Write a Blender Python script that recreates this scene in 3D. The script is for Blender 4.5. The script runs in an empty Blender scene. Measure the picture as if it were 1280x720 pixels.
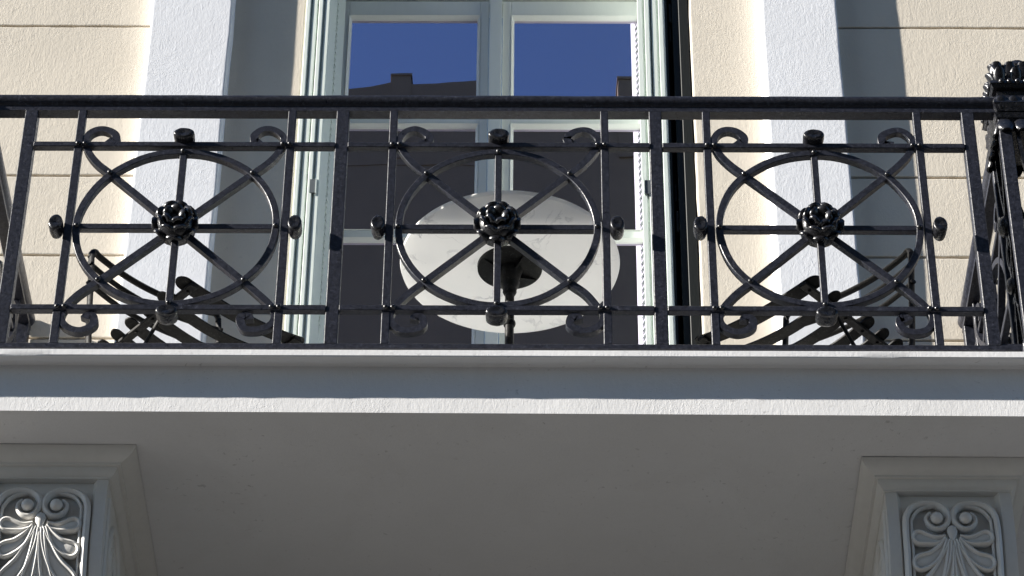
import bpy, bmesh, math, random
from mathutils import Vector, Matrix
random.seed(7)
S = bpy.context.scene
COL = S.collection
R = math.radians

# ------------------------------------------------------------------ camera
cam = bpy.data.cameras.new("camera")
co = bpy.data.objects.new("camera", cam)
COL.objects.link(co)
CAM = Vector((0.10869, -7.2086, -5.57727))
yaw, pit, rol = R(-0.497), R(39.083), R(0.472)
fw = Vector((math.sin(yaw)*math.cos(pit), math.cos(yaw)*math.cos(pit), math.sin(pit)))
rt = Vector((math.cos(yaw), -math.sin(yaw), 0)); up = rt.cross(fw)
r2 = rt*math.cos(rol) + up*math.sin(rol); u2 = -rt*math.sin(rol) + up*math.cos(rol)
co.matrix_world = Matrix(((r2.x, u2.x, -fw.x, CAM.x), (r2.y, u2.y, -fw.y, CAM.y), (r2.z, u2.z, -fw.z, CAM.z), (0, 0, 0, 1)))
cam.sensor_width = 36.0
cam.lens = 3797.66/1280*36
cam.clip_start = 0.1; cam.clip_end = 3000
S.camera = co

# ------------------------------------------------------------------ sky, sun, exposure
SUN_TO = Vector((-4.1, -1.0, 1.9)).normalized()
el = math.asin(SUN_TO.z); az = math.atan2(SUN_TO.x, SUN_TO.y)
w = bpy.data.worlds.new("World"); S.world = w; w.use_nodes = True
nt = w.node_tree
sky = nt.nodes.new("ShaderNodeTexSky"); sky.sky_type = 'NISHITA'; sky.sun_disc = False
sky.sun_elevation = el; sky.sun_rotation = az
sky.air_density = 1.0; sky.dust_density = 0.0; sky.ozone_density = 5.0; sky.altitude = 800
bg = nt.nodes["Background"]; bg.inputs[1].default_value = 0.062
nt.links.new(sky.outputs[0], bg.inputs[0])
sl = bpy.data.lights.new("sun", 'SUN'); sl.energy = 5.0; sl.angle = R(0.53); sl.color = (1.0, 0.95, 0.87)
so = bpy.data.objects.new("sun", sl); COL.objects.link(so)
so.rotation_euler = SUN_TO.to_track_quat('Z', 'Y').to_euler()
so.location = SUN_TO*40
S.view_settings.view_transform = 'Standard'; S.view_settings.look = 'None'
S.view_settings.exposure = 1.38; S.view_settings.gamma = 1.0; S.view_settings.use_curve_mapping = False
S.cycles.use_denoising = True
S.cycles.max_bounces = 10; S.cycles.diffuse_bounces = 5

# ------------------------------------------------------------------ materials
class N:
    def __init__(s, name):
        s.m = bpy.data.materials.new(name); s.m.use_nodes = True
        s.t = s.m.node_tree; s.b = s.t.nodes["Principled BSDF"]
    def n(s, typ, **kw):
        x = s.t.nodes.new(typ)
        for k, v in kw.items():
            if k in x.inputs.keys(): x.inputs[k].default_value = v
            else: setattr(x, k, v)
        return x
    def l(s, a, b): s.t.links.new(a, b)
    def coord(s, kind='Object', scale=(1, 1, 1)):
        tc = s.n("ShaderNodeTexCoord"); mp = s.n("ShaderNodeMapping"); mp.inputs['Scale'].default_value = scale
        s.l(tc.outputs[kind], mp.inputs[0]); return mp.outputs[0]
    def noise(s, vec, scale, detail=4, rough=.55, dist=0.0):
        x = s.n("ShaderNodeTexNoise"); x.inputs['Scale'].default_value = scale; x.inputs['Detail'].default_value = detail
        x.inputs['Roughness'].default_value = rough; x.inputs['Distortion'].default_value = dist
        s.l(vec, x.inputs['Vector']); return x.outputs['Fac']
    def ramp(s, fac, stops):
        x = s.n("ShaderNodeValToRGB"); e = x.color_ramp.elements
        while len(e) < len(stops): e.new(.5)
        for i, (p, c) in enumerate(stops):
            e[i].position = p; e[i].color = (c if len(c) == 4 else (*c, 1)) if hasattr(c, '__len__') else (c, c, c, 1)
        s.l(fac, x.inputs[0]); return x.outputs[0]
    def mix(s, fac, a, b, blend='MIX'):
        x = s.n("ShaderNodeMix", data_type='RGBA', blend_type=blend)
        for i, v in ((0, fac), (6, a), (7, b)):
            if hasattr(v, 'is_linked'): s.l(v, x.inputs[i])
            else: x.inputs[i].default_value = v if i == 0 else (*v, 1)
        return x.outputs[2]
    def math(s, op, a, b):
        x = s.n("ShaderNodeMath", operation=op)
        for i, v in ((0, a), (1, b)):
            if hasattr(v, 'is_linked'): s.l(v, x.inputs[i])
            else: x.inputs[i].default_value = v
        return x.outputs[0]
    def bump(s, h, strength, dist, prev=None):
        x = s.n("ShaderNodeBump"); x.inputs['Strength'].default_value = strength; x.inputs['Distance'].default_value = dist
        s.l(h, x.inputs['Height'])
        if prev is not None: s.l(prev, x.inputs['Normal'])
        return x.outputs[0]
    def fin(s, color=None, rough=None, normal=None, spec=None):
        for k, v in (('Base Color', color), ('Roughness', rough), ('Normal', normal)):
            if v is None: continue
            if hasattr(v, 'is_linked'): s.l(v, s.b.inputs[k])
            else: s.b.inputs[k].default_value = (*v, 1) if hasattr(v, '__len__') else v
        if spec is not None: s.b.inputs['Specular IOR Level'].default_value = spec
        return s.m

def plaster(name, c, var=.05, strength=.9, stain=(.5, .45, .38), stain_amt=.12, grit=0, crack=0):
    k = N(name); v = k.coord('Object')
    big = k.noise(v, 1.7, 5, .6)
    fine = k.noise(v, 26, 6, .6)
    lo = tuple(x*(1-var) for x in c); hi = tuple(min(1, x*(1+var)) for x in c)
    col = k.mix(k.ramp(big, [(.3, 0), (.7, 1)]), lo, hi)
    st = k.ramp(k.noise(k.coord('Object', (1, 1, .35)), 3.1, 7, .65, .6), [(.52, 0), (.8, 1)])
    col = k.mix(k.math('MULTIPLY', st, stain_amt), col, stain)
    col = k.mix(k.math('MULTIPLY', k.ramp(k.noise(v, 75, 4, .6), [(.35, 0), (.65, 1)]), var*1.6), col, tuple(x*.72 for x in c))
    oi = k.n('ShaderNodeObjectInfo'); col = k.mix(k.math('MULTIPLY', oi.outputs['Random'], .10), col, tuple(x*.8 for x in c))
    if grit:
        sp_ = k.ramp(k.noise(k.coord('Object', (1, 1, 1.6)), 55, 2, .5, .6), [(.66, 0), (.74, 1)])
        wh = k.ramp(k.noise(v, 3.3, 3, .5), [(.40, 0), (.62, 1)])
        col = k.mix(k.math('MULTIPLY', k.math('MULTIPLY', sp_, wh), grit), col, tuple(x*.35 for x in stain))
    if crack:
        vo = k.n('ShaderNodeTexVoronoi', feature='DISTANCE_TO_EDGE'); vo.inputs['Scale'].default_value = 1.15
        wp = k.n('ShaderNodeTexNoise'); wp.inputs['Scale'].default_value = 5; wp.inputs['Detail'].default_value = 5; k.l(v, wp.inputs['Vector'])
        ma = k.n('ShaderNodeVectorMath', operation='MULTIPLY_ADD'); k.l(wp.outputs['Color'], ma.inputs[0]); ma.inputs[1].default_value = (.3, .3, .3); k.l(v, ma.inputs[2]); k.l(ma.outputs[0], vo.inputs['Vector'])
        cr = k.math('MULTIPLY', k.ramp(vo.outputs['Distance'], [(0, 1), (.004, 0)]), k.ramp(k.noise(v, 1.9, 2, .5), [(.50, 0), (.60, 1)]))
        col = k.mix(k.math('MULTIPLY', cr, crack), col, tuple(x*.4 for x in c))
    # trowel strokes: slanted, stretched noise in patches, plus pits and grain
    tc = k.n("ShaderNodeTexCoord"); mp = k.n("ShaderNodeMapping")
    mp.inputs['Rotation'].default_value = (0, R(38), 0); mp.inputs['Scale'].default_value = (30, 20, 8)
    k.l(tc.outputs['Object'], mp.inputs[0])
    stroke = k.noise(mp.outputs[0], 2.9, 4, .6, 1.2)
    mp2 = k.n("ShaderNodeMapping"); mp2.inputs['Rotation'].default_value = (0, R(-25), 0); mp2.inputs['Scale'].default_value = (26, 20, 9)
    k.l(tc.outputs['Object'], mp2.inputs[0])
    stroke2 = k.noise(mp2.outputs[0], 3.1, 4, .6, 1.0)
    patch = k.ramp(k.noise(v, 4.2, 3, .5), [(.42, 0), (.58, 1)])
    h = k.mix(patch, stroke, stroke2)
    ridge = k.ramp(k.noise(v, 44, 3, .5, 1.5), [(.46, 0), (.5, 1), (.54, 0)])
    rmask = k.ramp(k.noise(v, 5.5, 3, .5), [(.5, 0), (.66, 1)])
    b1 = k.bump(h, .6*strength, .0022)
    b2 = k.bump(k.math('MULTIPLY', ridge, rmask), .5*strength, .0013, b1)
    b3 = k.bump(k.noise(v, 90, 5, .65), .5*strength, .0014, b2)
    b4 = k.bump(fine, .5*strength, .0020, b3)
    return k.fin(col, .88, b4, .25)

def paint(name, c, rough=.5, bumps=.25, dirt=.1, stretch=(6, 6, 1)):
    k = N(name); v = k.coord('Object'); g = k.coord('Object', stretch)
    n1 = k.noise(g, 9, 6, .6, .3)
    col = k.mix(k.math('MULTIPLY', k.ramp(n1, [(.45, 0), (.75, 1)]), dirt), c, tuple(x*.55 for x in c))
    b = k.bump(k.noise(g, 22, 5, .6), bumps, .0012)
    b = k.bump(k.noise(v, 130, 3, .5), bumps*.6, .0006, b)
    return k.fin(col, rough, b, .4)

def iron(name, c, rough=.36, hammered=1.0, spec=.42):
    k = N(name); v = k.coord('Object')
    n1 = k.noise(v, 70, 4, .6)
    mott = k.ramp(k.noise(v, 75, 4, .7), [(.38, 0), (.62, 1)])
    speck = k.ramp(k.noise(v, 115, 3, .6), [(.58, 0), (.68, 1)])
    wear = k.ramp(k.noise(v, 9, 6, .7), [(.42, 0), (.72, 1)])
    col = k.mix(mott, tuple(x*.62 for x in c), tuple(x*1.5+.001 for x in c))
    col = k.mix(k.math('MULTIPLY', speck, k.math('ADD', .25, k.math('MULTIPLY', wear, .6))), col, tuple(x*3+.034 for x in c))
    rr = k.ramp(n1, [(.3, rough-.08), (.7, rough+.14)])
    b = k.bump(n1, .5*hammered, .0016)
    b = k.bump(k.noise(v, 240, 4, .6), .45*hammered, .0007, b)
    return k.fin(col, rr, b, spec)

M = {}
M['cream'] = plaster("cream_plaster", (.70, .638, .54), .05, .85, (.5, .43, .33), .16, .15)
M['white_wall'] = plaster("white_plaster", (.74, .755, .79), .03, .75, (.6, .58, .55), .08)
M['soffit'] = plaster("soffit_paint", (.685, .685, .675), .10, .8, (.44, .43, .40), .22, .06, 0)
M['slab'] = plaster("slab_paint", (.765, .762, .765), .04, .6, (.38, .35, .32), .14, .3, 0)
M['corbel'] = paint("corbel_paint", (.715, .70, .67), .42, .3, .12, (3, 3, 3))
M['groove'] = plaster("joint_mortar", (.42, .37, .30), .08, .5)
M['iron'] = iron("black_iron", (.0160, .0172, .0250), .34)
M['cast'] = iron("cast_iron", (.0080, .0082, .0105), .27, .8, .55)
M['chair'] = iron("dark_chair_metal", (.0035, .0032, .0028), .5, .5, .18)
M['tablemetal'] = iron("table_metal", (.005, .005, .005), .45, .3, .2)
M['door'] = paint("door_paint", (.84, .86, .825), .38, .25, .06)
M['shutter'] = paint("shutter_paint", (.70, .765, .715), .45, .45, .10)
M['gap_shade'] = paint("gap_shade_green", (.009, .0105, .0085), .55, .4, .3)  # near-black green, carries the deep shade beside the right shutter in its colour
M['slot'] = paint("dark_slot", (.10, .115, .125), .6, .3, .2)
def glass():
    k = N("window_glass"); k.fin((.020, .018, .015), .02, None, .5)
    wb = k.bump(k.noise(k.coord('Object'), 2.6, 2, .5), .07, .004); gl = k.n("ShaderNodeBsdfGlossy"); k.l(wb, gl.inputs['Normal']); gl.inputs['Roughness'].default_value = 0.004; gl.inputs['Color'].default_value = (.88, .78, 1, 1)
    fr = k.n("ShaderNodeFresnel"); fr.inputs['IOR'].default_value = 1.5
    fac = k.math('ADD', k.math('MULTIPLY', fr.outputs[0], 1.7), .56)
    mx = k.n("ShaderNodeMixShader"); k.l(fac, mx.inputs[0]); k.l(k.b.outputs[0], mx.inputs[1]); k.l(gl.outputs[0], mx.inputs[2])
    k.l(mx.outputs[0], k.t.nodes['Material Output'].inputs[0]); return k.m
M['glass'] = glass()
def marble():
    k = N("white_marble"); v = k.coord('Object')
    nz = k.n("ShaderNodeTexNoise"); nz.inputs['Scale'].default_value = 3.5; nz.inputs['Detail'].default_value = 6
    k.l(v, nz.inputs['Vector'])
    wv = k.n("ShaderNodeVectorMath", operation='MULTIPLY_ADD'); k.l(nz.outputs['Color'], wv.inputs[0]); wv.inputs[1].default_value = (.35, .35, .35); k.l(v, wv.inputs[2])
    vein = k.ramp(k.noise(wv.outputs[0], 4.2, 5, .55, .8), [(.485, 0), (.505, 1), (.53, 0)])
    mask = k.ramp(k.noise(v, 5, 3, .5), [(.48, 0), (.66, 1)])
    cloud = k.ramp(k.noise(wv.outputs[0], 3, 5, .6), [(.3, 0), (.75, 1)])
    col = k.mix(k.math('MULTIPLY', cloud, .35), (.90, .90, .885), (.78, .78, .77))
    col = k.mix(k.math('MULTIPLY', k.math('MULTIPLY', vein, mask), .6), col, (.33, .34, .37))
    k.fin(col, .6, None, .2)
    tr = k.n("ShaderNodeBsdfTranslucent"); k.l(col, tr.inputs[0])
    mx = k.n("ShaderNodeMixShader"); mx.inputs[0].default_value = .48
    k.l(k.b.outputs[0], mx.inputs[1]); k.l(tr.outputs[0], mx.inputs[2]); k.l(mx.outputs[0], k.t.nodes['Material Output'].inputs[0])
    return k.m
M['marble'] = marble()
M['brown_wall'] = plaster("brown_render", (.20, .172, .118), .08, .3, (.07, .06, .055), .2)
M['roof'] = paint("roof_tile", (.13, .085, .065), .8, .4, .3)
M['asphalt'] = plaster("asphalt", (.045, .046, .050), .15, .6, (.03, .03, .03), .3)
M['paving'] = plaster("paving_stone", (.152, .147, .138), .12, .5, (.2, .19, .17), .3)
M['stone'] = plaster('grey_stone', (.20, .20, .195), .1, .6)
M['tile'] = plaster("floor_tile", (.87, .865, .85), .06, .2)

# ------------------------------------------------------------------ mesh helpers
class MB:
    def __init__(s): s.v = []; s.f = []
    def add(s, vs, fs):
        o = len(s.v); s.v += [Vector(p) for p in vs]; s.f += [tuple(i+o for i in f) for f in fs]; return s
    def box(s, x0, x1, y0, y1, z0, z1):
        return s.add([(x0,y0,z0),(x1,y0,z0),(x1,y1,z0),(x0,y1,z0),(x0,y0,z1),(x1,y0,z1),(x1,y1,z1),(x0,y1,z1)],
              [(0,3,2,1),(4,5,6,7),(0,1,5,4),(1,2,6,5),(2,3,7,6),(3,0,4,7)])
    def prism(s, poly, a, b, axis='x'):
        n = len(poly)
        f = {'x': lambda t, p: (t, p[0], p[1]), 'y': lambda t, p: (p[0], t, p[1]), 'z': lambda t, p: (p[0], p[1], t)}[axis]
        vs = [f(a, p) for p in poly] + [f(b, p) for p in poly]
        return s.add(vs, [tuple(range(n))[::-1], tuple(range(n, 2*n))] + [(i, (i+1) % n, n+(i+1) % n, n+i) for i in range(n)])
    def bar2d(s, path, wd, y0, y1, closed=False, taper=None):
        """flat bar of width wd following a path in the x-z plane, from y0 to y1"""
        n = len(path); P = [Vector((p[0], p[1])) for p in path]; L = []; Rr = []
        for i in range(n):
            a = P[(i-1) % n] if (closed or i > 0) else P[i]; b = P[(i+1) % n] if (closed or i < n-1) else P[i]
            t = (b-a).normalized(); nr = Vector((-t.y, t.x)); hw = wd/2*(taper(i/(n-1)) if taper else 1)
            L.append(P[i]+nr*hw); Rr.append(P[i]-nr*hw)
        vs = []
        for i in range(n): vs += [(L[i].x, y0, L[i].y), (L[i].x, y1, L[i].y), (Rr[i].x, y1, Rr[i].y), (Rr[i].x, y0, Rr[i].y)]
        fs = []
        for i in range(n if closed else n-1):
            a = 4*i; b = 4*((i+1) % n)
            for k in range(4): fs.append((a+k, a+(k+1) % 4, b+(k+1) % 4, b+k))
        if not closed: fs += [(3, 2, 1, 0), (4*n-4, 4*n-3, 4*n-2, 4*n-1)]
        return s.add(vs, fs)
    def tube(s, path, r, seg=8, closed=False, flat=1.0, upv=None):
        """round tube; r number or list; flat squashes along upv (a vector or list)"""
        n = len(path); P = [Vector(p) for p in path]; vs = []
        ref = None
        for i in range(n):
            a = P[(i-1) % n] if (closed or i > 0) else P[i]; b = P[(i+1) % n] if (closed or i < n-1) else P[i]
            t = (b-a).normalized()
            if upv is not None: q = Vector(upv[i]) if isinstance(upv, list) else Vector(upv)
            else: q = ref if ref is not None else (Vector((0, 0, 1)) if abs(t.z) < .9 else Vector((0, 1, 0)))
            e1 = (q - t*q.dot(t)).normalized(); e2 = t.cross(e1); ref = e1
            rr = r[i] if hasattr(r, '__len__') else r
            for k in range(seg):
                an = 2*math.pi*k/seg; vs.append(P[i] + e1*math.sin(an)*rr*flat + e2*math.cos(an)*rr)
        fs = []
        for i in range(n if closed else n-1):
            a = i*seg; b = ((i+1) % n)*seg
            for k in range(seg): fs.append((a+k, a+(k+1) % seg, b+(k+1) % seg, b+k))
        if not closed: fs += [tuple(range(seg))[::-1], tuple(range((n-1)*seg, n*seg))]
        return s.add(vs, fs)
    def lathe(s, prof, c=(0, 0, 0), seg=32, axis='z', sx=1, sy=1):
        """prof: (radius, height) from bottom to top"""
        vs = []; n = len(prof)
        for r, h in prof:
            for k in range(seg):
                a = 2*math.pi*k/seg; x, y = r*math.cos(a)*sx, r*math.sin(a)*sy
                p = (x, y, h) if axis == 'z' else (x, -h, y)
                vs.append((p[0]+c[0], p[1]+c[1], p[2]+c[2]))
        fs = [(i*seg+k, i*seg+(k+1) % seg, (i+1)*seg+(k+1) % seg, (i+1)*seg+k) for i in range(n-1) for k in range(seg)]
        fs += [tuple(range(seg))[::-1], tuple(range((n-1)*seg, n*seg))]
        return s.add(vs, fs)
    def grid(s, fn, nu, nv):
        vs = [fn(i/nu, j/nv) for j in range(nv+1) for i in range(nu+1)]
        return s.add(vs, [(j*(nu+1)+i, j*(nu+1)+i+1, (j+1)*(nu+1)+i+1, (j+1)*(nu+1)+i) for j in range(nv) for i in range(nu)])
    def xf(s, fn): s.v = [Vector(fn(p)) for p in s.v]; return s
    def merge(s, o, fn=None): return s.add([fn(p) if fn else p for p in o.v], o.f)
    def build(s, name, mat, parent=None, bevel=0, smooth=30, segs=1):
        me = bpy.data.meshes.new(name)
        vs = s.v
        if parent is not None: off = world_loc(parent); vs = [p-off for p in vs]
        me.from_pydata([tuple(p) for p in vs], [], s.f)
        bm = bmesh.new(); bm.from_mesh(me)
        bmesh.ops.recalc_face_normals(bm, faces=bm.faces)
        if bevel:
            bm.normal_update()
            ed = [e for e in bm.edges if len(e.link_faces) == 2 and e.calc_face_angle(0) > R(40)]
            bmesh.ops.bevel(bm, geom=ed, offset=bevel, segments=segs, affect='EDGES', clamp_overlap=True)
        bm.to_mesh(me); bm.free()
        if smooth:
            me.polygons.foreach_set('use_smooth', [True]*len(me.polygons))
            me.set_sharp_from_angle(angle=R(smooth))
        me.materials.append(mat)
        o = bpy.data.objects.new(name, me); COL.objects.link(o)
        if parent is not None: o.parent = parent
        return o
def world_loc(o):
    p = Vector((0, 0, 0))
    while o is not None: p += o.location; o = o.parent
    return p
def thing(name, label, cat, loc=(0, 0, 0), group=None):
    o = bpy.data.objects.new(name, None); COL.objects.link(o); o.location = loc; o.empty_display_size = .2
    o['label'] = label; o['category'] = cat
    if group: o['group'] = group
    return o
def struct(o): o['kind'] = 'structure'; return o
def stuff(o): o['kind'] = 'stuff'; return o
def copy_tree(o, parent=None):
    c = o.copy(); COL.objects.link(c)
    if parent is not None: c.parent = parent
    for ch in list(o.children): copy_tree(ch, c)
    return c
def share(proto, parent, mw):
    """another copy of a part, sharing its mesh, placed by a local matrix"""
    c = proto.copy(); COL.objects.link(c); c.parent = parent; c.matrix_local = mw; return c
def smooth_path(pts, n=6):
    """Catmull-Rom through points of any dimension"""
    P = [tuple(p) for p in pts]; out = []; m = len(P)
    for i in range(m-1):
        p0 = P[max(i-1, 0)]; p1 = P[i]; p2 = P[i+1]; p3 = P[min(i+2, m-1)]
        for k in range(n):
            t = k/n
            out.append(tuple(.5*((2*b) + (-a+c)*t + (2*a-5*b+4*c-d)*t*t + (-a+3*b-3*c+d)*t**3) for a, b, c, d in zip(p0, p1, p2, p3)))
    out.append(P[-1]); return out

# ------------------------------------------------------------------ street
GZ = -7.2
def sheet(name, x0, x1, y0, y1, z0, z1, m):
    return struct(MB().box(x0, x1, y0, y1, z0, z1).build(name, m, None, 0, 0))
sheet('street', -400, 400, -400, 400, GZ-.3, GZ-.13, M['asphalt'])
sheet('pavement', -60, 60, -3.2, 1.15, GZ-.12, GZ-.004, M['paving'])
sheet('pavement', -60, 60, -12, -9.4, GZ-.12, GZ-.004, M['paving'])

# ------------------------------------------------------------------ house front
YW = 1.15; OL, OR, OT = -.757, .703, 3.30      # wall plane, door opening
YD = 1.43                                      # door plane
house = thing('house_front', 'cream plastered house front with white pilasters, green grey French door and open shutters', 'house', (0, YW, GZ))
b = MB()
MB().box(-8, 8, YW, YW+.4, GZ, -.4).build('lower_wall', M['stone'], house, 0, 0)
b.box(-8, OL, YW+.026, YW+.4, -.4, 7); b.box(OR, 8, YW+.026, YW+.4, -.4, 7)
b.box(OL, OR, YW+.012, YW+.4, OT, 7); b.box(OL, OR, YW+.012, YW+.4, -.4, -.012)
b.build('backing_wall', M['groove'], house, 0, 0)
def slab_face(x0, x1, z0, z1, nx, nz, jit, parent, name, mat, y=YW, depth=.027, rnd=.0026):
    """plaster panel with softly rounded, slightly uneven edges"""
    rng = random.Random(int((x0*97+z0*31)*100))
    jt = [rng.uniform(-1, 1)*jit for _ in range(nx+1)]; jb = [rng.uniform(-1, 1)*jit for _ in range(nx+1)]
    ph = rng.uniform(0, 6)
    m = MB(); rows = [(z0, depth), (z0+rnd*.25, rnd*.35), (z0+rnd, 0), (z0+rnd+.003, 0)] + [(z0+rnd+(z1-z0-2*rnd)*k/nz, 0) for k in range(1, nz)] + [(z1-rnd-.003, 0), (z1-rnd, 0), (z1-rnd*.25, rnd*.35), (z1, depth)]
    nr = len(rows)
    vs = []
    for j, (z, d) in enumerate(rows):
        for i in range(nx+1):
            x = x0+(x1-x0)*i/nx
            zz = z + (jb[i] if j < 4 else jt[i] if j >= nr-4 else 0)
            yy = y + d - (.0012*math.sin(x*5.1+ph)*math.sin(z*6.3+ph*2) if 3 < j < nr-4 else 0)
            vs.append((x, yy, zz))
    fs = [(j*(nx+1)+i, j*(nx+1)+i+1, (j+1)*(nx+1)+i+1, (j+1)*(nx+1)+i) for j in range(nr-1) for i in range(nx)]
    m.add(vs, fs)
    # closed ends
    return m.build(name, mat, parent, 0, 50)
# courses outside the pilasters
JO = .0050
zs = [.98+.378*k for k in range(-4, 16)]
for k in range(len(zs)-1):
    for (xa, xb) in ((-4.2, -1.33), (1.25, 4.2)):
        slab_face(xa, xb, zs[k]+JO, zs[k+1]-JO, 90, 4, .0012, house, 'plaster_course', M['cream'])
# plain strips between pilaster and opening, over the opening
def wall_strip(x0, x1, z0, z1, round_left=False, round_right=False):
    rr = .009; xs = []
    if round_left: xs += [(x0, .2), (x0, rr), (x0+rr*.3, rr*.3), (x0+rr, 0), (x0+rr+.003, 0)]
    else: xs += [(x0, .012), (x0, 0)]
    xs += [(x0+.05+(x1-x0-.1)*k/4, 0) for k in range(5)]
    if round_right: xs += [(x1-rr-.003, 0), (x1-rr, 0), (x1-rr*.3, rr*.3), (x1, rr), (x1, .2)]
    else: xs += [(x1, 0), (x1, .012)]
    n = 40; rng = random.Random(int(x0*1000)); m = MB(); vs = []
    for j in range(n+1):
        z = z0+(z1-z0)*j/n; w_ = rng.uniform(-.002, .002)
        for i, (x, d) in enumerate(xs):
            e = w_ if (round_left and i < 4) or (round_right and i >= len(xs)-4) else 0
            vs.append((x+e, YW+d, z))
    c = len(xs)
    m.add(vs, [(j*c+i, j*c+i+1, (j+1)*c+i+1, (j+1)*c+i) for j in range(n) for i in range(c-1)])
    return m.build('plaster_strip', M['cream'], house, 0, 50)
wall_strip(-1.05, OL, -.4, OT, False, True)
wall_strip(OR, 1.0, -.4, OT, True, False)
MB().box(-1.05, 1.0, YW, YW+.011, OT, 7).build('plaster_lintel', M['cream'], house, .003, 0)
# reveals of the opening
MB().box(OL-.05, OL-.004, YW+.2, YW+.42, -.4, OT).build('door_reveal', M['cream'], house, 0, 0)
MB().box(OR+.004, OR+.05, YW+.2, YW+.42, -.4, OT).build('door_reveal', M['gap_shade'], house, 0, 0)  # right reveal: shade of the gap put into its colour
# pilasters: shallow, splayed edges
def pilaster(x0, x1, sl_, sr_):
    d = .061; n = 44; rng = random.Random(int(x0*99)); vs = []; prof = [(x0, .012), (x0, 0), (x0+sl_, -d+.005), (x0+sl_+.002, -d+.0015), (x0+sl_+.006, -d), (x0+sl_+.010, -d)] + [(x0+.04+(x1-x0-.08)*k/4, -d) for k in range(5)] + [(x1-sr_-.010, -d), (x1-sr_-.006, -d), (x1-sr_-.002, -d+.0015), (x1-sr_, -d+.005), (x1-.002, 0), (x1-.002, .012)]
    z0, z1 = -.2, 7
    for j in range(n+1):
        z = z0+(z1-z0)*j/n; a, c_ = rng.uniform(-.0016, .0016), rng.uniform(-.0016, .0016)
        for i, (x, dd) in enumerate(prof):
            vs.append((x + (a if i < 6 else c_ if i > 10 else 0), YW+dd, z))
    c = len(prof)
    MB().add(vs, [(j*c+i, j*c+i+1, (j+1)*c+i+1, (j+1)*c+i) for j in range(n) for i in range(c-1)]).build('pilaster', M['white_wall'], house, 0, 50)
pilaster(-1.345, -1.030, .003, .007)
pilaster(.962, 1.268, .015, .006)

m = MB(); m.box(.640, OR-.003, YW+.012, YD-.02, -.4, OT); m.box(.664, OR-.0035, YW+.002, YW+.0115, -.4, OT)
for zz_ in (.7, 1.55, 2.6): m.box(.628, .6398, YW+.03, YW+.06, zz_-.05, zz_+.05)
m.build('gap_shade_post', M['gap_shade'], house, .002, 30)  # box added to keep the gap dark, shade put into its colour
# French door: fixed frame, two leaves, glazing beads, panes
def ring_boxes(m, x0, x1, z0, z1, wl, wr, wb, wt, y0, y1):
    m.box(x0, x0+wl, y0, y1, z0, z1); m.box(x1-wr, x1, y0, y1, z0, z1)
    m.box(x0+wl, x1-wr, y0+.0008, y1, z0, z0+wb); m.box(x0+wl, x1-wr, y0+.0008, y1, z1-wt, z1)
fr = MB()
fr.box(OL, -.672, YD-.012, YD+.10, -.05, OT); fr.box(.592, OR, YD-.012, YD+.10, -.05, OT)
fr.box(-.672, .592, YD+.020, YD+.1, 2.908, 2.925); fr.box(-.672, .592, YD-.020, YD+.1, 2.9252, OT)
fr.build('door_frame', M['door'], house, .002, 30)
def bead(m, x0, x1, z0, z1, w_, y0, y1):
    """splayed glazing bead round a pane opening"""
    o = [(x0, z0), (x1, z0), (x1, z1), (x0, z1)]; i_ = [(x0+w_, z0+w_), (x1-w_, z0+w_), (x1-w_, z1-w_), (x0+w_, z1-w_)]
    i2 = [(x0+w_*1.05, z0+w_*1.05), (x1-w_*1.05, z0+w_*1.05), (x1-w_*1.05, z1-w_*1.05), (x0+w_*1.05, z1-w_*1.05)]
    o2 = [(x0+w_*.12, z0+w_*.12), (x1-w_*.12, z0+w_*.12), (x1-w_*.12, z1-w_*.12), (x0+w_*.12, z1-w_*.12)]
    vs = [(x, y0+.004, z) for x, z in o] + [(x, y0, z) for x, z in o2] + [(x, y1-.006, z) for x, z in i_] + [(x, y1+.006, z) for x, z in i2]
    fs = [(4*r+k, 4*r+(k+1) % 4, 4*r+4+(k+1) % 4, 4*r+4+k) for r in range(3) for k in range(4)]
    m.add(vs, fs)
ZB, ZT = .02, 2.905
rows = [(2.232, 2.822), (1.718, 2.232+.0), (1.10, 1.676), (.62, 1.06)]
rows = [(2.300, 2.826), (1.716, 2.250), (1.130, 1.680), (.60, 1.09)]
def leaf(x0, x1, gx0, gx1):
    m = MB(); m.box(x0, gx0, YD, YD+.05, ZB, ZT); m.box(gx1, x1, YD, YD+.05, ZB, ZT)
    zz = [ZB] + [v for r in reversed(rows) for v in r] + [ZT]
    for k in range(0, len(zz), 2): m.box(gx0, gx1, YD+.0006, YD+.05, zz[k], zz[k+1])
    lf = m.build('door_leaf', M['door'], house, .0025, 30)
    for (a, c) in rows:
        bm_ = MB(); bead(bm_, gx0, gx1, a, c, .012, YD-.003, YD+.018); bm_.build('glazing_bead', M['door'], lf, 0, 25)
        g = MB().box(gx0+.006, gx1-.006, YD+.020, YD+.026, a+.006, c-.006).build('pane', M['glass'], lf, 0, 0)
    return lf
leaf(-.668, -.066, -.619, -.099)
lf = leaf(-.012, .588, .022, .533)
m = MB(); m.box(-.064, -.014, YD-.022, YD+.03, ZB, ZT-.002); m.build('astragal', M['door'], lf, .004, 30, 2)

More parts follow.
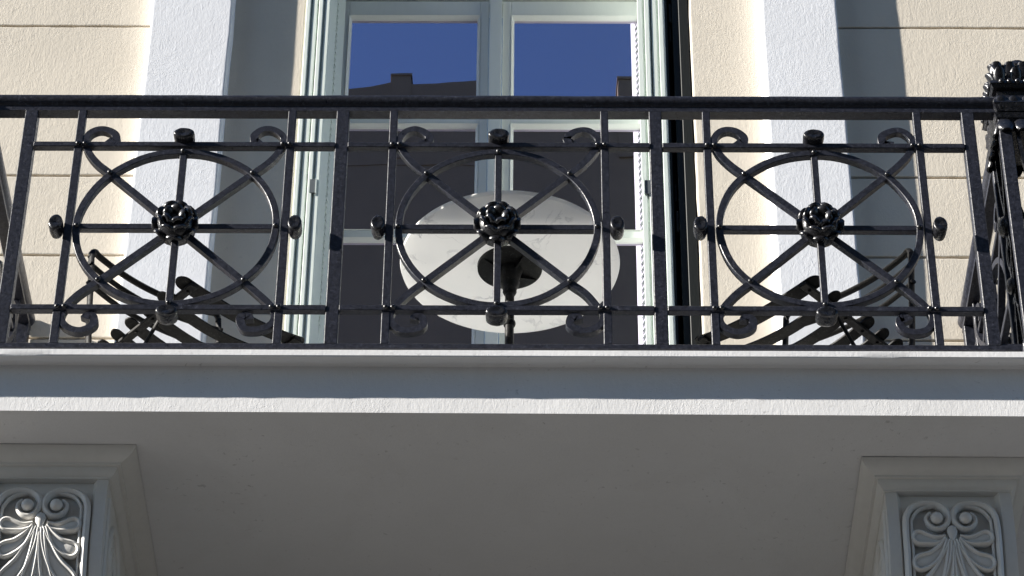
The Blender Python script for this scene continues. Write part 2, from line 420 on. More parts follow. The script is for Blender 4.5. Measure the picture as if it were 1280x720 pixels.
# shutters folded back in the opening
def shutter(fx, hx, thick, name_mat, nleaf_side, dark):
    """two folded leaves from the hinge side (hx, YD-.05) to the front edge (fx, YW-.008); leaves stacked towards nleaf_side"""
    a = Vector((fx, YW-.004)); h = Vector((hx, YD-.045)); t = (h-a); L = t.length; t.normalize(); nrm = Vector((t.y, -t.x))
    side = nleaf_side
    sh = None
    for k in range(2):
        off = k*(thick+.007); z0, z1 = .03, 3.27
        def P(s, d, z, off=off): q = a+t*s; return (q.x+side*(d+off), q.y, z)
        def bx(m, s0, s1, d0, d1, z0, z1):
            vs = [P(s0,d0,z0),P(s1,d0,z0),P(s1,d1,z0),P(s0,d1,z0),P(s0,d0,z1),P(s1,d0,z1),P(s1,d1,z1),P(s0,d1,z1)]
            m.add(vs, [(0,3,2,1),(4,5,6,7),(0,1,5,4),(1,2,6,5),(2,3,7,6),(3,0,4,7)])
        st = .050 if dark else .115; m = MB()
        # front stile is rebated: a tongue and a step, as the meeting edges are
        bx(m, .012, st, 0, thick, z0, z1); bx(m, 0, .0118, thick*.0, thick*.42, z0, z1)
        bx(m, -.004, .0115, thick*.62, thick, z0, z1)
        bx(m, L-st, L, 0, thick, z0, z1)
        for (q0, q1) in ((z0, z0+.12), (1.02, 1.10), (z1-.09, z1)): bx(m, st, L-st, .001, thick-.001, q0, q1)
        p = m.build('shutter', M['shutter'], house, .0018, 30)
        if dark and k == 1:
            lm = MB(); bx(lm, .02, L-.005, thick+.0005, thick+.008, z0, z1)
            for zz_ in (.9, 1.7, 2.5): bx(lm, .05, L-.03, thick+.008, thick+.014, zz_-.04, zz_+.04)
            lm.build('gap_shade_panel', M['gap_shade'], p, .001, 30)  # added sheet, shade of the leaf's outer face put into its colour
        # louvers
        proto = None; pitch = .0325
        n0 = z0+.13; cnt = int((z1-.09-n0)/pitch)
        if k == 0:
            for i in range(cnt):
                z = n0+i*pitch
                if 1.0 < z < 1.11 or z < .9: continue
                if proto is None:
                    lm = MB(); vs = []
                    for s in (st-.012, L-st+.012):
                        for d, dz in ((-.0015, 0), (-.0015, .006), (thick+.003, .034), (thick+.003, .028)): vs.append(P(s, d, z+dz))
                    lm.add(vs, [(0,1,2,3),(7,6,5,4),(0,4,5,1),(1,5,6,2),(2,6,7,3),(3,7,4,0)])
                    proto = lm.build('louver', M['shutter'], p, 0, 0); zp = z
                else: share(proto, p, Matrix.Translation((0, 0, z-zp)))
        # latch plates let into the front edge
        for zc in ((2.83, 1.68, .6) if k == 0 else ()):
            lm = MB(); bx(lm, -.0065, .004, thick*.28, thick*.80, zc-.032, zc+.032); lm.build('latch_plate', M['slot'], p, 0, 0)
            lm = MB(); bx(lm, -.0095, .002, thick*.20, thick*.27, zc-.036, zc+.036); lm.build('latch_lip', M['shutter'], p, 0, 0)
    return
shutter(-.670, -.630, .041, 'shutter', -1, False)
shutter(.506, .588, .046, 'shutter', 1, True)
# ------------------------------------------------------------------ balcony slab and corbels
balc = thing('balcony', 'white painted balcony slab with moulded edge on two carved scroll corbels', 'balcony', (0, YW, -.2))
XE = 1.87
def tilt(x): return -.0032*x
prof = [(YW, -.2), (0, -.2), (0, -.028), (-.012, -.0262), (-.022, -.0310), (-.040, -.0335), (-.058, -.0345), (-.0605, -.031), (-.0605, -.011), (-.057, -.008), (YW, -.008)]
m = MB(); nx = 60; rng = random.Random(3); vs = []
for i in range(nx+1):
    x = -XE+2*XE*i/nx
    for j, (y, z) in enumerate(prof):
        e = rng.uniform(-.0005, .0005) if 1 <= j <= 9 else 0
        vs.append((x, y+e, z+(tilt(x) if j in (0, 1) else tilt(x)*.5 if j == 2 else 0)+e))
c = len(prof); fs = [(i*c+j, i*c+(j+1) % c, (i+1)*c+(j+1) % c, (i+1)*c+j) for i in range(nx) for j in range(c)]
fs += [tuple(range(c)), tuple(range(nx*c, nx*c+c))[::-1]]
m.add(vs, fs)
slab = m.build('slab', M['slab'], balc, 0, 25)
MB().box(-XE+.03, XE-.03, .02, YW, -.0079, -.004).build('floor_tiles', M['tile'], balc, 0, 0)

def corbel(cx, y0, hwc, wb):
    """crown moulding, console body with a curved front, and carved relief"""
    zt = -.2+tilt(cx)-.002
    # crown profile: (inward, drop)
    pr = [(0, 0), (0, .006), (.002, .012), (.007, .022), (.016, .031), (.028, .037), (.036, .041), (.037, .048), (.046, .0485), (.0455, .056), (.048, .065), (.054, .073), (.061, .077), (.0615, .082), (.066, .0825)]
    body_h = .188; inw = hwc-body_h
    scl = inw/.066*1.0
    root = None
    yb = y0+.066
    # side profile of the body: (dy, z) going down
    ctl = [(0, -.080), (-.006, -.12), (-.010, -.17), (-.008, -.23), (.002, -.30), (.022, -.37), (.055, -.44), (.105, -.50), (.17, -.545), (.26, -.59), (.37, -.64), (.47, -.70), (.55, -.78), (.60, -.88), (.62, -.97)]
    cur = smooth_path(ctl, 5)
    pts = [(yb+a, zt+z) for a, z in cur]
    S_ = [0]
    for i in range(1, len(pts)): S_.append(S_[-1]+math.dist(pts[i], pts[i-1]))
    m = MB(); n = len(pts); vs = []
    rec = .021; ph = .142
    xs = [-wb, -wb, -ph-.012, -ph, ph, ph+.012, wb, wb]
    for (y, z) in pts:
        for i, x in enumerate(xs):
            if i in (0, 7): vs.append((cx+x, YW, z))
            else: vs.append((cx+x, y+(rec if i in (3, 4) else 0), z))
    c = len(xs)
    m.add(vs, [(j*c+i, j*c+i+1, (j+1)*c+i+1, (j+1)*c+i) for j in range(n-1) for i in range(c-1)])
    body = m.build('corbel', M['corbel'], balc, 0, 28)
    # crown
    m = MB(); vs = []
    for a, d in pr:
        k = a*scl
        vs += [(cx-hwc+k, YW, zt-d), (cx-hwc+k, y0+a, zt-d), (cx+hwc-k, y0+a, zt-d), (cx+hwc-k, YW, zt-d)]
    nn = len(pr); fs = [(4*j+i, 4*j+i+1, 4*j+5+i, 4*j+4+i) for j in range(nn-1) for i in range(3)] + [(4*nn-4, 4*nn-3, 4*nn-2, 4*nn-1)]
    m.add(vs, fs); m.build('crown_moulding', M['corbel'], body, 0, 28)
    # relief on the front
    def surf(u, s, lift=0):
        s = max(0, min(S_[-1]-1e-4, s)); i = 0
        while S_[i+1] < s: i += 1
        f = (s-S_[i])/(S_[i+1]-S_[i]); p = Vector(pts[i]).lerp(Vector(pts[i+1]), f)
        t = (Vector(pts[i+1])-Vector(pts[i])).normalized(); nr = Vector((t.y, -t.x))
        if nr.x > 0: nr = -nr
        q = p+nr*lift
        return Vector((cx+u, q.x, q.y)), Vector((0, nr.x, nr.y))
    def rel(name, path, r, flat=.7, closed=False, seg=8, lift=-.004):
        pp = []; uu = []
        for u, s in path:
            p, nr = surf(u, s, lift); pp.append(p); uu.append(nr)
        return MB().tube(pp, r, seg, closed, flat, uu)
    T = .050
    for sg in (-1, 1):
        # border and volute: up the side, round the corner, spiral into the ball
        bp = [(.136, .72), (.136, .45), (.136, .25), (.136, T+.085), (.131, T+.045), (.115, T+.018), (.090, T+.004), (.062, T), (.036, T+.006), (.016, T+.022), (.007, T+.046), (.011, T+.070), (.026, T+.088), (.046, T+.092), (.064, T+.082), (.073, T+.064), (.070, T+.047), (.060, T+.036)]
        path = [(sg*a, s) for a, s in smooth_path(bp, 7)]
        nP = len(path)
        m = MB()
        for (o_, rr, lf_) in ((0, .0105, .000), ):
            m.merge(rel('v', path, [rr*1.05*(1 if i < nP*.55 else 1-.45*(i-nP*.55)/(nP*.45)) for i in range(nP)], 1.5))
        inner = [(sg*(a-.017), s+.010*(1 if s < .1 else 0)) for a, s in smooth_path(bp[:8], 7)]
        m.merge(rel('v', inner, .0052, 1.8))
        m.build('volute', M['corbel'], body, 0, 60)
        p, nr = surf(sg*.043, T+.058, .006)
        bl = MB(); bl.lathe([(.0005, -.019), (.008, -.0175), (.014, -.013), (.0178, -.006), (.019, 0), (.0178, .006), (.014, .013), (.008, .0175), (.0005, .019)], p, 20, 'y')
        bl.build('boss', M['corbel'], body, 0, 60)
        # palmette lobes
        for pth, r0 in (([(.020, T+.124), (.050, T+.132), (.078, T+.128), (.100, T+.122)], .0185),
                        ([(.016, T+.128), (.034, T+.158), (.064, T+.188), (.098, T+.203)], .0215),
                        ([(.012, T+.134), (.024, T+.185), (.052, T+.245), (.090, T+.290)], .0245),
                        ([(.008, T+.150), (.016, T+.230), (.040, T+.320), (.086, T+.385)], .022)):
            q = smooth_path(pth, 8); n_ = len(q)
            rad = [r0*(.30+.70*min(1, (i/(n_-1))*1.15)**1.15) for i in range(n_)]
            # outline loop of the lobe, raised as a rim
            left = []; right = []
            for i in range(n_):
                a = q[max(i-1, 0)]; b_ = q[min(i+1, n_-1)]; tx, ty = b_[0]-a[0], b_[1]-a[1]; d_ = math.hypot(tx, ty) or 1; nx_, ny_ = -ty/d_, tx/d_
                left.append((q[i][0]+nx_*rad[i], q[i][1]+ny_*rad[i])); right.append((q[i][0]-nx_*rad[i], q[i][1]-ny_*rad[i]))
            tx, ty = q[-1][0]-q[-2][0], q[-1][1]-q[-2][1]; d_ = math.hypot(tx, ty); tx /= d_; ty /= d_
            cap = [(q[-1][0]+tx*rad[-1]*math.sin(an)-ty*rad[-1]*math.cos(an), q[-1][1]+ty*rad[-1]*math.sin(an)+tx*rad[-1]*math.cos(an)) for an in [math.pi*k/8 for k in range(1, 8)]]
            loop = left+cap+right[::-1]
            m = rel('v', [(sg*u, s) for u, s in loop], .0080, 2.0)
            m.merge(rel('v', [(sg*u, s) for u, s in q]+[(sg*(q[-1][0]+tx*rad[-1]*.7), q[-1][1]+ty*rad[-1]*.7)], [x*.85 for x in rad]+[rad[-1]*.6], .42, False, 10, -.001))
            m.build('leaf_lobe', M['corbel'], body, 0, 60)
    # central drop and ribs
    p, nr = surf(0, T+.108, .004)
    m = MB(); m.lathe([(.0005, -.034), (.006, -.026), (.013, -.010), (.016, .006), (.013, .018), (.004, .026), (.0005, .028)], (p.x, p.y, p.z), 14, 'z', 1, .6); m.build('drop', M['corbel'], body, 0, 60)
    for u in (-.021, -.007, .007, .021):
        rel('v', [(u*(.35+.65*k/12), T+.125+.55*k/12) for k in range(13)], [.0035+.0045*min(1, k/4) for k in range(13)], 2.0).build('rib', M['corbel'], body, 0, 60)
    # side scroll: carved spiral on both cheeks
    for sg in (-1, 1):
        xs_ = cx+sg*(wb+.000); m = MB()
        cyy, czz = yb+.20, zt-.25
        pth = []
        for k in range(46):
            an = .35*k; rr = .135*math.exp(-.052*k)
            pth.append((xs_, cyy+rr*math.cos(an), czz+rr*math.sin(an)))
        m.tube(pth, [.014-.00018*k for k in range(46)], 8, False, .9, (1, 0, 0))
        m.tube([(xs_, yb+.035+.004*k+a_*.0, zt-.13-.03*k) for k in range(12) for a_ in (0,)], .009, 8, False, 1, (1, 0, 0))
        m.build('side_scroll', M['corbel'], body, 0, 60)
corbel(-1.350, .165, .270, .188)
corbel(1.358, .205, .258, .188)

# ------------------------------------------------------------------ iron railing
rail = thing('balcony_railing', 'black wrought iron balcony railing of wheel panels with leaf rosettes', 'railing', (0, 0, 0))
I = M['iron']; CI = M['cast']
ZC, RR = .5227, .3105                      # wheel centre height, centre-line radius
BW = .0215
def arc(cx, cz, r, n=72):
    g = random.Random(int(cx*10)+77); p = [g.uniform(0, 6) for _ in range(3)]
    q = [r+.0013*math.sin(2*a+p[0])+.0009*math.sin(5*a+p[1])+.0005*math.sin(11*a+p[2]) for a in [2*math.pi*k/n for k in range(n)]]
    return [(cx+q[k]*math.cos(2*math.pi*k/n), cz+q[k]*math.sin(2*math.pi*k/n)) for k in range(n)]
def petal(L, W, bulge, tip):
    """curled leaf with thickness: base at origin, pointing +z, bulging to -y"""
    def f(u, v, off):
        wv = W*max(.22, math.sqrt(max(0, 1-((v-.56)/.56)**2 if v > .56 else 1-((.56-v)/.75)**2)))
        x = (u-.5)*wv
        crease = .22*W*(1-abs(u-.5)*2)
        y = -bulge*math.sin(v*2.0) - tip*v**3 + (abs(u-.5)*2)**2*W*.25 + crease*.35 - off
        return (x, y, L*v - tip*.4*v**4)
    m = MB(); a = MB().grid(lambda u, v: f(u, v, .004), 6, 7); c = MB().grid(lambda u, v: f(u, v, -.003), 6, 7)
    n = len(a.v); m.add(a.v, a.f); m.add(c.v, [q[::-1] for q in c.f])
    bd = [i for i in range(7)] + [7*j+6 for j in range(1, 8)] + [7*7+i for i in range(5, -1, -1)] + [7*j for j in range(6, 0, -1)]
    m.f += [(bd[i], bd[(i+1) % len(bd)], bd[(i+1) % len(bd)]+n, bd[i]+n) for i in range(len(bd))]
    return m
PET = {}
def petal_obj(key, args, parent):
    if key not in PET: PET[key] = petal(*args).build('petal', CI, None, 0, 60).data; bpy.data.objects.remove(bpy.data.objects[[o.name for o in bpy.data.objects if o.data == PET[key]][0]])
    o = bpy.data.objects.new('petal', PET[key]); COL.objects.link(o); o.parent = parent; return o
def rosette(fm, x, detail=True):
    m = MB(); m.lathe([(.058, -.030), (.062, -.012), (.061, .008), (.056, .026), (.041, .040), (.021, .049), (.001, .051)], (x, 0, ZC), 24, 'y')
    o = m.xf(lambda p: fm @ p).build('rosette', CI, rail, 0, 60)
    R3 = fm.to_3x3().to_4x4()
    rng = random.Random(int(x*10)+5)
    def put(key, args, ang, rad, y, lean):
        q = petal_obj(key, args, o)
        c = fm @ Vector((x+rad*math.sin(ang), y, ZC+rad*math.cos(ang)))
        q.matrix_local = Matrix.Translation(c - world_loc(o)) @ R3 @ Matrix.Rotation(ang+rng.uniform(-.08, .08), 4, 'Y') @ Matrix.Rotation(lean+rng.uniform(-.1, .1), 4, 'X')
    for k in range(8): put('o', (.042, .056, .018, .004), 2*math.pi*k/8, .036, -.004, R(10))
    for k in range(8): put('m', (.042, .052, .022, .004), 2*math.pi*(k+.5)/8, .020, -.029, R(15))
    for k in range(5): put('i', (.034, .044, .017, .000), 2*math.pi*k/5+.3, .005, -.044, R(16))
    return o
ST = [(-.060, .5815), (-.120, .6402), (-.180, .699), (-.227, .745), (-.268, .786), (-.301, .833), (-.3165, .878), (-.309, .906), (-.291, .925), (-.266, .932), (-.241, .925), (-.224, .908), (-.219, .889), (-.226, .876), (-.238, .875), (-.244, .883)]
SB = [(-.060, .4639), (-.120, .4051), (-.180, .3463), (-.224, .303), (-.268, .261), (-.304, .217), (-.322, .180), (-.319, .146), (-.299, .122), (-.267, .113), (-.240, .120), (-.224, .138), (-.223, .158), (-.234, .168), (-.246, .164), (-.249, .155)]
def knob(fm, x, z, horiz):
    pr = [(.001, -.036), (.020, -.036), (.0250, -.030), (.0270, -.020), (.0275, -.002), (.0275, .014), (.0265, .0195), (.0235, .0225), (.017, .0225), (.008, .0210), (.001, .0205)]
    sx, sy = (1.22, .78) if horiz else (.80, 1.14)
    m = MB(); m.lathe(pr, (x, -.012, z), 20, 'y', sx, sy)
    rng = random.Random(int((x*7+z*3)*100))
    m.v = [p+Vector((rng.uniform(-1, 1), rng.uniform(-1, 1), rng.uniform(-1, 1)))*.0005 for p in m.v]
    m.xf(lambda p: fm @ p).build('knob', CI, rail, 0, 50)
def rivet(m, x, z, y):
    m.lathe([(.0088, 0), (.0088, .003), (.0075, .0065), (.0045, .009), (.0006, .0098)], (x, y, z), 10, 'y')
def panel(fm, c, x_lo, x_hi, bars=True, z_up=(.851, .871), z_lo=(.187, .207)):
    """one wheel panel centred on c (panel axis x), bars spanning x_lo..x_hi; fm maps panel space to world"""
    X = lambda p: fm @ Vector(p)
    bl = .337
    def put(m, name, mat=I, bevel=.0018, sm=30): return m.xf(X).build(name, mat, rail, bevel, sm)
    if bars:
        for z0, z1 in (z_up, z_lo): put(MB().box(x_lo, x_hi, -.0045, .0215, z0, z1), 'cross_bar')
    for s in (-1, 1): put(MB().box(c+s*bl-.0125, c+s*bl+.0125, -.0002, .0245, .0605, 1.0095), 'baluster')
    put(MB().bar2d(arc(c, ZC, RR), BW, -.0022, .0235, True), 'wheel_ring', I, .0016, 30)
    for s in (-1, 1):
        put(MB().box(*sorted((c+s*.02, c+s*(RR-.006))), .0004, .0240, ZC-.0108, ZC+.0108), 'spoke')
    put(MB().box(c-.0108, c+.0108, .0006, .0242, ZC+.02, ZC+RR-.006), 'spoke')
    put(MB().box(c-.0108, c+.0108, .0006, .0242, ZC-RR+.006, ZC-.02), 'spoke')
    for s in (-1, 1):
        for P, e in ((ST, 1), (SB, -1)):
            g = random.Random(int(c*50+s*7+e*3)+200); P = [(x+(g.uniform(-.0022, .0022) if i_ > 3 else 0), z+(g.uniform(-.0022, .0022) if i_ > 3 else 0)) for i_, (x, z) in enumerate(P)]
            pth = [(c+s*x, z) for x, z in [(-.012, ZC+e*.0118)] + smooth_path(P, 5)]
            n = len(pth)
            put(MB().bar2d(pth, BW, .0010, .0250, False, lambda t: 1 if t < .62 else 1+.38*min(1, (t-.62)/.3)), 'scroll_bar', I, .0016, 30)
    for (x, z, h) in ((c-.371, .512, False), (c+.371, .512, False), (c, .884, True), (c, .163, True)): knob(fm, x, z, h)
    m = MB()
    for s in (-1, 1):
        rivet(m, c+s*bl, z_up[0]+.010, -.0045); rivet(m, c+s*bl, z_lo[0]+.010, -.0045)
        rivet(m, c+s*(bl-.0225), z_up[0]+.010, -.0045); rivet(m, c+s*(bl-.0215), z_lo[0]+.010, -.0045)
        rivet(m, c+s*(RR-.001), ZC, -.0022)
        rivet(m, c+s*.2255, .7405, -.0022); rivet(m, c+s*.2235, .3045, -.0022)
    rivet(m, c, ZC+RR-.001, -.0022); rivet(m, c, ZC-RR+.002, -.0022)
    stuff(m.xf(X).build('rivets', CI, rail, 0, 60))
    rosette(fm, c)
I4 = Matrix.Identity(4)
for k in (-1, 0, 1):
    panel(I4, k, k-.4795, k+.4795)
for x in (-1.5, -.5, .5, 1.5):
    MB().box(x-.0200, x+.0200, -.0010, .0390, .0605, 1.0090).build('post', I, rail, .0020, 30)
# end pieces of the cross bars between the last posts and the newels
for s in (-1, 1):
    MB().box(*sorted((s*1.52, s*1.60)), .004, .034, .0605, .0700).build('shim', I, rail, .001, 40)
# handrail: flat bar with a mushroom capping; flat bottom bar
HP = [(.0005, 0), (.0395, 0), (.0395, .020), (.0440, .024), (.0500, .036), (.0520, .050), (.0500, .056), (.044, .0595), (-.004, .0595), (-.011, .056), (-.0135, .050), (-.0110, .036), (-.0045, .024), (.0005, .020)]
def rail_bar(fm, x0, x1, name='handrail'):
    n = 34; rng = random.Random(int(x0*10)); vs = []; c = len(HP)
    for i in range(n+1):
        e = rng.uniform(-.0011, .0011); x = x0+(x1-x0)*i/n
        vs += [(x, y, 1.0092+z+(e if z > .03 else e*.25)) for y, z in HP]
    MB().add(vs, [(i*c+j, i*c+(j+1) % c, (i+1)*c+(j+1) % c, (i+1)*c+j) for i in range(n) for j in range(c)] + [tuple(range(c)), tuple(range(n*c, n*c+c))]).xf(lambda p: fm @ p).build(name, I, rail, 0, 35)
    MB().box(x0, x1, -.002, .042, .040, .0603).xf(lambda p: fm @ p).build('bottom_rail', I, rail, .0020, 30)
rail_bar(I4, -1.665, 1.595)
# returns to the wall on both sides
for s in (-1, 1):
    if s > 0: fm = Matrix(((0, -1, 0, 1.652), (1, 0, 0, .645), (0, 0, 1, 0), (0, 0, 0, 1)))
    else: fm = Matrix(((0, 1, 0, -1.690), (-1, 0, 0, .645), (0, 0, 1, 0), (0, 0, 0, 1)))
    panel(fm, 0, -.455, .455)
    rail_bar(fm, -.50, .50)
    for x in (-.475, .475): MB().box(x-.0200, x+.0200, -.0010, .0390, .0605, 1.0090).xf(lambda p: fm @ p).build('post', I, rail, .0020, 30)
    m = MB()
    for z in (.16, .86):
        m.tube([(fm @ Vector((.49, .018, z))), (fm @ Vector((.515, .018, z)))], .016, 10)
    stuff(m.build('wall_fixings', I, rail, 0, 40))
# newel piers with leafy capitals
def newel(cx):
    cy, h = .085, .103
    X = lambda p: Vector((cx+p[0], cy+p[1], p[2]))
    m = MB(); m.box(-h-.012, h+.012, -h-.012, h+.012, -.004, .05); m.box(-h-.004, h+.004, -h-.004, h+.004, .05, .085)
    nw = m.xf(X).build('newel', I, rail, .003, 30)
    for ax in (-1, 1):
        for ay in (-1, 1):
            MB().box(*sorted((ax*h, ax*(h-.040))), *sorted((ay*h, ay*(h-.026))), .085, .97).xf(X).build('corner_bar', I, nw, .002, 30)
    # lattice and small rosette on each face
    for q in range(4):
        Rq = Matrix.Rotation(q*math.pi/2, 4, 'Z')
        F = lambda p: X(Rq @ Vector(p))
        m = MB()
        for e in (-1, 1):
            m.bar2d(smooth_path([(e*.046, .10), (e*.030, .22), (-e*.004, .36), (-e*.030, .50), (e*.000, .64), (e*.034, .78), (e*.044, .93)], 5), .012, -h+.004, -h+.018)
            m.bar2d(smooth_path([(e*.004, .43), (e*.030, .46), (e*.040, .50), (e*.030, .535), (e*.012, .535), (e*.010, .515)], 5), .010, -h+.002, -h+.020)
            m.bar2d(smooth_path([(e*.040, .25), (e*.020, .27), (e*.010, .30), (e*.020, .325), (e*.034, .315)], 5), .010, -h+.003, -h+.020)
        m.lathe([(.030, 0), (.034, .008), (.026, .020), (.010, .026), (.001, .027)], (0, -h+.004, .60), 14, 'y')
        m.lathe([(.024, 0), (.028, .008), (.020, .018), (.001, .023)], (0, -h+.004, .36), 14, 'y')
        m.xf(F).build('face_lattice', CI, nw, 0, 45)
    m = MB()
    def tier(z0, z1, a, b_): # square tapered block
        m.add([(-a,-a,z0),(a,-a,z0),(a,a,z0),(-a,a,z0),(-b_,-b_,z1),(b_,-b_,z1),(b_,b_,z1),(-b_,b_,z1)], [(0,3,2,1),(4,5,6,7),(0,1,5,4),(1,2,6,5),(2,3,7,6),(3,0,4,7)])
    tier(.93, .965, h-.02, h+.002); tier(.9652, .985, h+.004, h+.010); tier(.9852, 1.000, h-.002, h-.006)
    tier(1.0002, 1.030, h-.002, h+.008); tier(1.0302, 1.068, h+.008, h-.002); tier(1.0682, 1.098, h-.012, h-.010)
    tier(1.0982, 1.110, h+.002, h+.010); tier(1.1102, 1.128, h+.012, h+.006); tier(1.1282, 1.205, h-.012, h-.004); tier(1.2052, 1.215, h-.004, h-.02)
    m.lathe([(.05, 1.21), (.050, 1.222), (.030, 1.230), (.022, 1.24), (.030, 1.255), (.036, 1.272), (.032, 1.29), (.018, 1.30), (.006, 1.31), (.001, 1.32)], (0, 0, 0), 18)
    cap = m.xf(X).build('capital', CI, nw, .003, 30, 2)
    for q in range(4):
        for (n_, zb, zz, args, key, lean) in ((5, 1.128, h-.008, (.085, .047, .010, .012), 'c1', R(0)), (4, 1.128, h+.000, (.052, .040, .010, .010), 'c4', R(4)), (5, 1.003, h-.000, (.056, .050, .010, .002), 'c2', R(2)), (4, .985, h-.004, (.080, .056, .010, .002), 'c3', R(188))):
            for k in range(n_):
                u = (k-(n_-1)/2)*(.212/n_)
                o = petal_obj(key, args, cap); o.name = 'capital_leaf'
                Rq = Matrix.Rotation(q*math.pi/2, 4, 'Z')
                o.matrix_local = Matrix.Translation(X(Rq @ Vector((u, -zz+.004, zb))) - world_loc(cap)) @ Rq @ Matrix.Rotation(lean if lean < 1 else math.pi, 4, 'Y' if lean > 1 else 'X') @ Matrix.Rotation(R(12) if lean > 1 else 0, 4, 'X')
        # small beads along the mouldings
        bm_ = MB()
        for k in range(7):
            p = Matrix.Rotation(q*math.pi/2, 4, 'Z') @ Vector(((k-3)*.026, -h-.010, 1.119))
            bm_.lathe([(.0006, -.010), (.007, -.007), (.010, 0), (.007, .007), (.0006, .010)], p, 10)
        stuff(bm_.xf(X).build('bead_row', CI, nw, 0, 60))
newel(1.695); newel(-1.768)

# ------------------------------------------------------------------ marble table
tab = thing('marble_table', 'round white marble bistro table with black pedestal in front of the door', 'table', (.035, .433, -.004))
tx, ty = .035, .433
MB().lathe([(.30, .7205), (.350, .7200), (.3565, .7235), (.3585, .731), (.3565, .739), (.352, .7425), (.30, .743)], (tx, ty, 0), 96).build('tabletop', M['marble'], tab, 0, 35)
MB().lathe([(.020, .700), (.060, .7035), (.100, .7065), (.1055, .7085), (.1065, .7203)], (tx, ty, 0), 48).build('mounting_plate', M['tablemetal'], tab, 0, 30)
for k in range(4):
    a = R(32+90*k); m = MB()
    m.prism([(.02, .660), (.035, .684), (.100, .7045), (.100, .7085), (.02, .7085)], -.0035, .0035, 'x')
    m.xf(lambda p: Vector((tx+p.y*math.cos(a)-p.x*math.sin(a), ty+p.y*math.sin(a)+p.x*math.cos(a), p.z))).build('bracket_rib', M['tablemetal'], tab, 0, 30)
MB().lathe([(.0145, .03), (.0145, .47), (.0185, .474), (.0205, .482), (.0185, .490), (.0150, .494), (.0150, .600), (.0190, .603), (.0225, .612), (.0225, .622), (.0250, .630), (.0300, .640), (.0320, .652), (.0300, .664), (.0330, .672), (.0380, .690), (.0420, .703)], (tx, ty, 0), 24).build('stem', M['tablemetal'], tab, 0, 35)
MB().lathe([(.205, -.003), (.210, .004), (.205, .012), (.15, .020), (.07, .030), (.035, .045), (.022, .07), (.0147, .09)], (tx, ty, 0), 48).build('base', M['tablemetal'], tab, 0, 35)

# ------------------------------------------------------------------ chairs
def flat_slat(m, u0, u1, fn, w_, th, n=22):
    """curved slat with rounded ends; fn(u) -> (v, z)"""
    top = []; L = u1-u0; hw = w_/2; rowsn = []
    us = [u0+hw*(1-math.cos(a)) for a in [math.pi/2*k/5 for k in range(0, 6)]] + [u0+hw+(L-2*hw)*k/n for k in range(1, n)] + [u1-hw+hw*math.sin(a) for a in [math.pi/2*k/5 for k in range(0, 6)]]
    vs = []
    for u in us:
        e = min(u-u0, u1-u); h_ = math.sqrt(max(hw*hw-(hw-e)**2, 1e-7)) if e < hw else hw
        v, z = fn(u)
        vs += [(u, v-h_, z), (u, v+h_, z), (u, v+h_, z+th), (u, v-h_, z+th)]
    c = len(us); fs = [(4*i+k, 4*i+(k+1) % 4, 4*i+4+(k+1) % 4, 4*i+4+k) for i in range(c-1) for k in range(4)] + [(0, 1, 2, 3), (4*c-4, 4*c-3, 4*c-2, 4*c-1)]
    m.add(vs, fs)
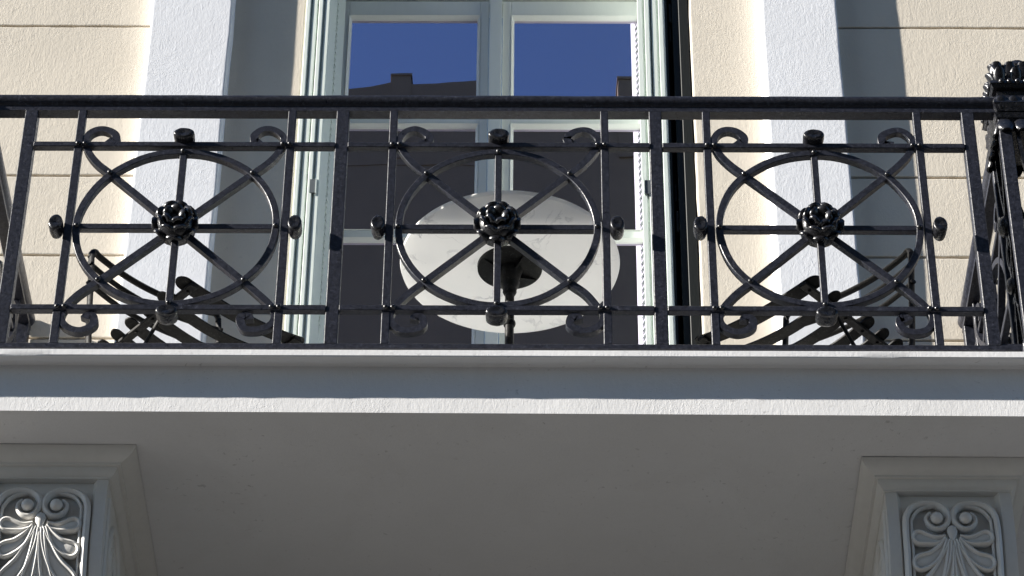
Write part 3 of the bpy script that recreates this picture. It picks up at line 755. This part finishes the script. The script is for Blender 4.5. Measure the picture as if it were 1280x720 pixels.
def make_chair(label, loc, rz):
    ch = thing('slatted_chair', label, 'chair', (0, 0, 0), 'dark metal slatted chairs on the balcony'); C = M['chair']
    dish = lambda u: -.046*(1-(u/.25)**2)
    for i, (v, w_) in enumerate(((.006, .056), (.104, .044), (.192, .044), (.280, .044), (.358, .044), (.432, .044))):
        m = MB(); flat_slat(m, -.25, .25, lambda u: (v-(.02 if i == 0 else 0)*(1-(u/.25)**2), .450+dish(u)), w_, .006); m.build('slat', C, ch, 0, 35)
    for s in (-1, 1):
        m = MB(); z = .4495+dish(.205)
        m.box(s*.205-.014, s*.205+.014, -.030, .50, z-.0125, z-.0005); m.build('batten', C, ch, .0015, 35)
        m = MB()
        for v in (.006, .104, .192, .280, .358, .432): m.lathe([(.0055, -.004), (.0055, 0), (.003, .001)], (s*.205, v, z-.0125-.001), 8)
        stuff(m.build('bolts', C, ch, 0, 40))
        # rear leg: back upright that bends forward under the seat to the front foot
        path = smooth_path([(s*.262, .520, .860), (s*.262, .505, .74), (s*.262, .490, .60), (s*.262, .474, .47), (s*.262, .462, .42), (s*.262, .425, .37), (s*.262, .33, .27), (s*.262, .17, .13), (s*.262, .03, .012)], 5)
        m = MB(); m.tube(path, .0150, 8, False, .5, (s, 0, 0)); m.build('leg', C, ch, 0, 50)
        path = smooth_path([(s*.225, .05, .43), (s*.228, .16, .33), (s*.23, .30, .20), (s*.232, .47, .012)], 5)
        m = MB(); m.tube(path, .0095, 8, False, .6, (s, 0, 0)); m.build('leg', C, ch, 0, 50)
    # back: bent top rail running into the uprights and two lower rails, all bowed backwards
    bow = lambda u: .045*(1-(u/.262)**2)
    top = [(-.262, .520, .850), (-.260, .521, .872), (-.248, .524, .884)] + [(u, .524+bow(u), .886) for u in [-.225+.45*k/16 for k in range(17)]] + [(.248, .524, .884), (.260, .521, .872), (.262, .520, .850)]
    m = MB(); m.tube(smooth_path(top, 3), .0125, 8, False, .75, (0, 0, 1)); m.build('back_rail', C, ch, 0, 50)
    for z, v in ((.815, .514), (.725, .503)):
        m = MB(); m.tube([(u, v+bow(u), z) for u in [-.275+.55*k/20 for k in range(21)]], .0100, 8, False, .85, (0, 0, 1)); m.build('back_rail', C, ch, 0, 50)
    m = MB(); m.tube([(-.262, .17, .135), (.262, .17, .135)], .008, 8); m.build('stretcher', C, ch, 0, 50)
    ch.location = (loc[0], loc[1], -.004); ch.rotation_euler = (0, 0, rz)
    return ch
ch1 = make_chair('dark slatted metal chair left of the marble table, below the left wheel panel', (-.815, .327), R(41.3))
ch2 = copy_tree(ch1); ch2.location = (.820, .316, -.004); ch2.rotation_euler = (0, 0, R(-41.8))
ch2['label'] = 'dark slatted metal chair right of the marble table, its back rails catching the sun'

# ------------------------------------------------------------------ house across the street (seen mirrored in the panes)
opp = thing('opposite_building', 'dark brown building with chimneys mirrored in the door panes', 'building', (0, -12, GZ))
MB().box(-13, 13, -20, -12, GZ, 14.42).build('wall', M['brown_wall'], opp, 0, 0)
MB().prism([(-4.5, 14.43), (-4.5, 13.9), (-.27, 13.9), (-.27, 15.0), (-1.09, 14.975), (-1.31, 14.985), (-4.4, 13.5+.93)], -16, -11.99, 'y').build('gable', M['brown_wall'], opp, 0, 0)
for (x0, x1, z1) in ((-1.29, -1.10, 15.09), (.94, 1.55, 15.06)):
    mm = MB(); mm.box(x0, x1, -12.6, -11.98, 14.0, z1-.03); mm.box(x0-.012, x1+.012, -12.62, -11.965, z1-.03, z1); mm.build('chimney', M['brown_wall'], opp, 0, 0)
MB().box(-13.2, 13.2, -12.12, -11.95, 10.7, 10.9).build('string_course', M['brown_wall'], opp, 0, 0)
proto = None
for r_ in range(4):
    for c_ in range(8):
        x = -11.5+c_*3.2; z = GZ+3.6+r_*3.4
        if proto is None:
            mm = MB(); ring_boxes(mm, x-.55, x+.55, z, z+1.8, .07, .07, .07, .07, -12.0, -11.95); proto = mm.build('window', M['door'], opp, 0, 0); x0, z0 = x, z
            pg = MB().box(x-.49, x+.49, -11.99, -11.975, z+.06, z+1.74).build('pane', M['glass'], proto, 0, 0)
        else:
            c2 = copy_tree(proto, opp); c2.location = (x-x0, 0, z-z0)
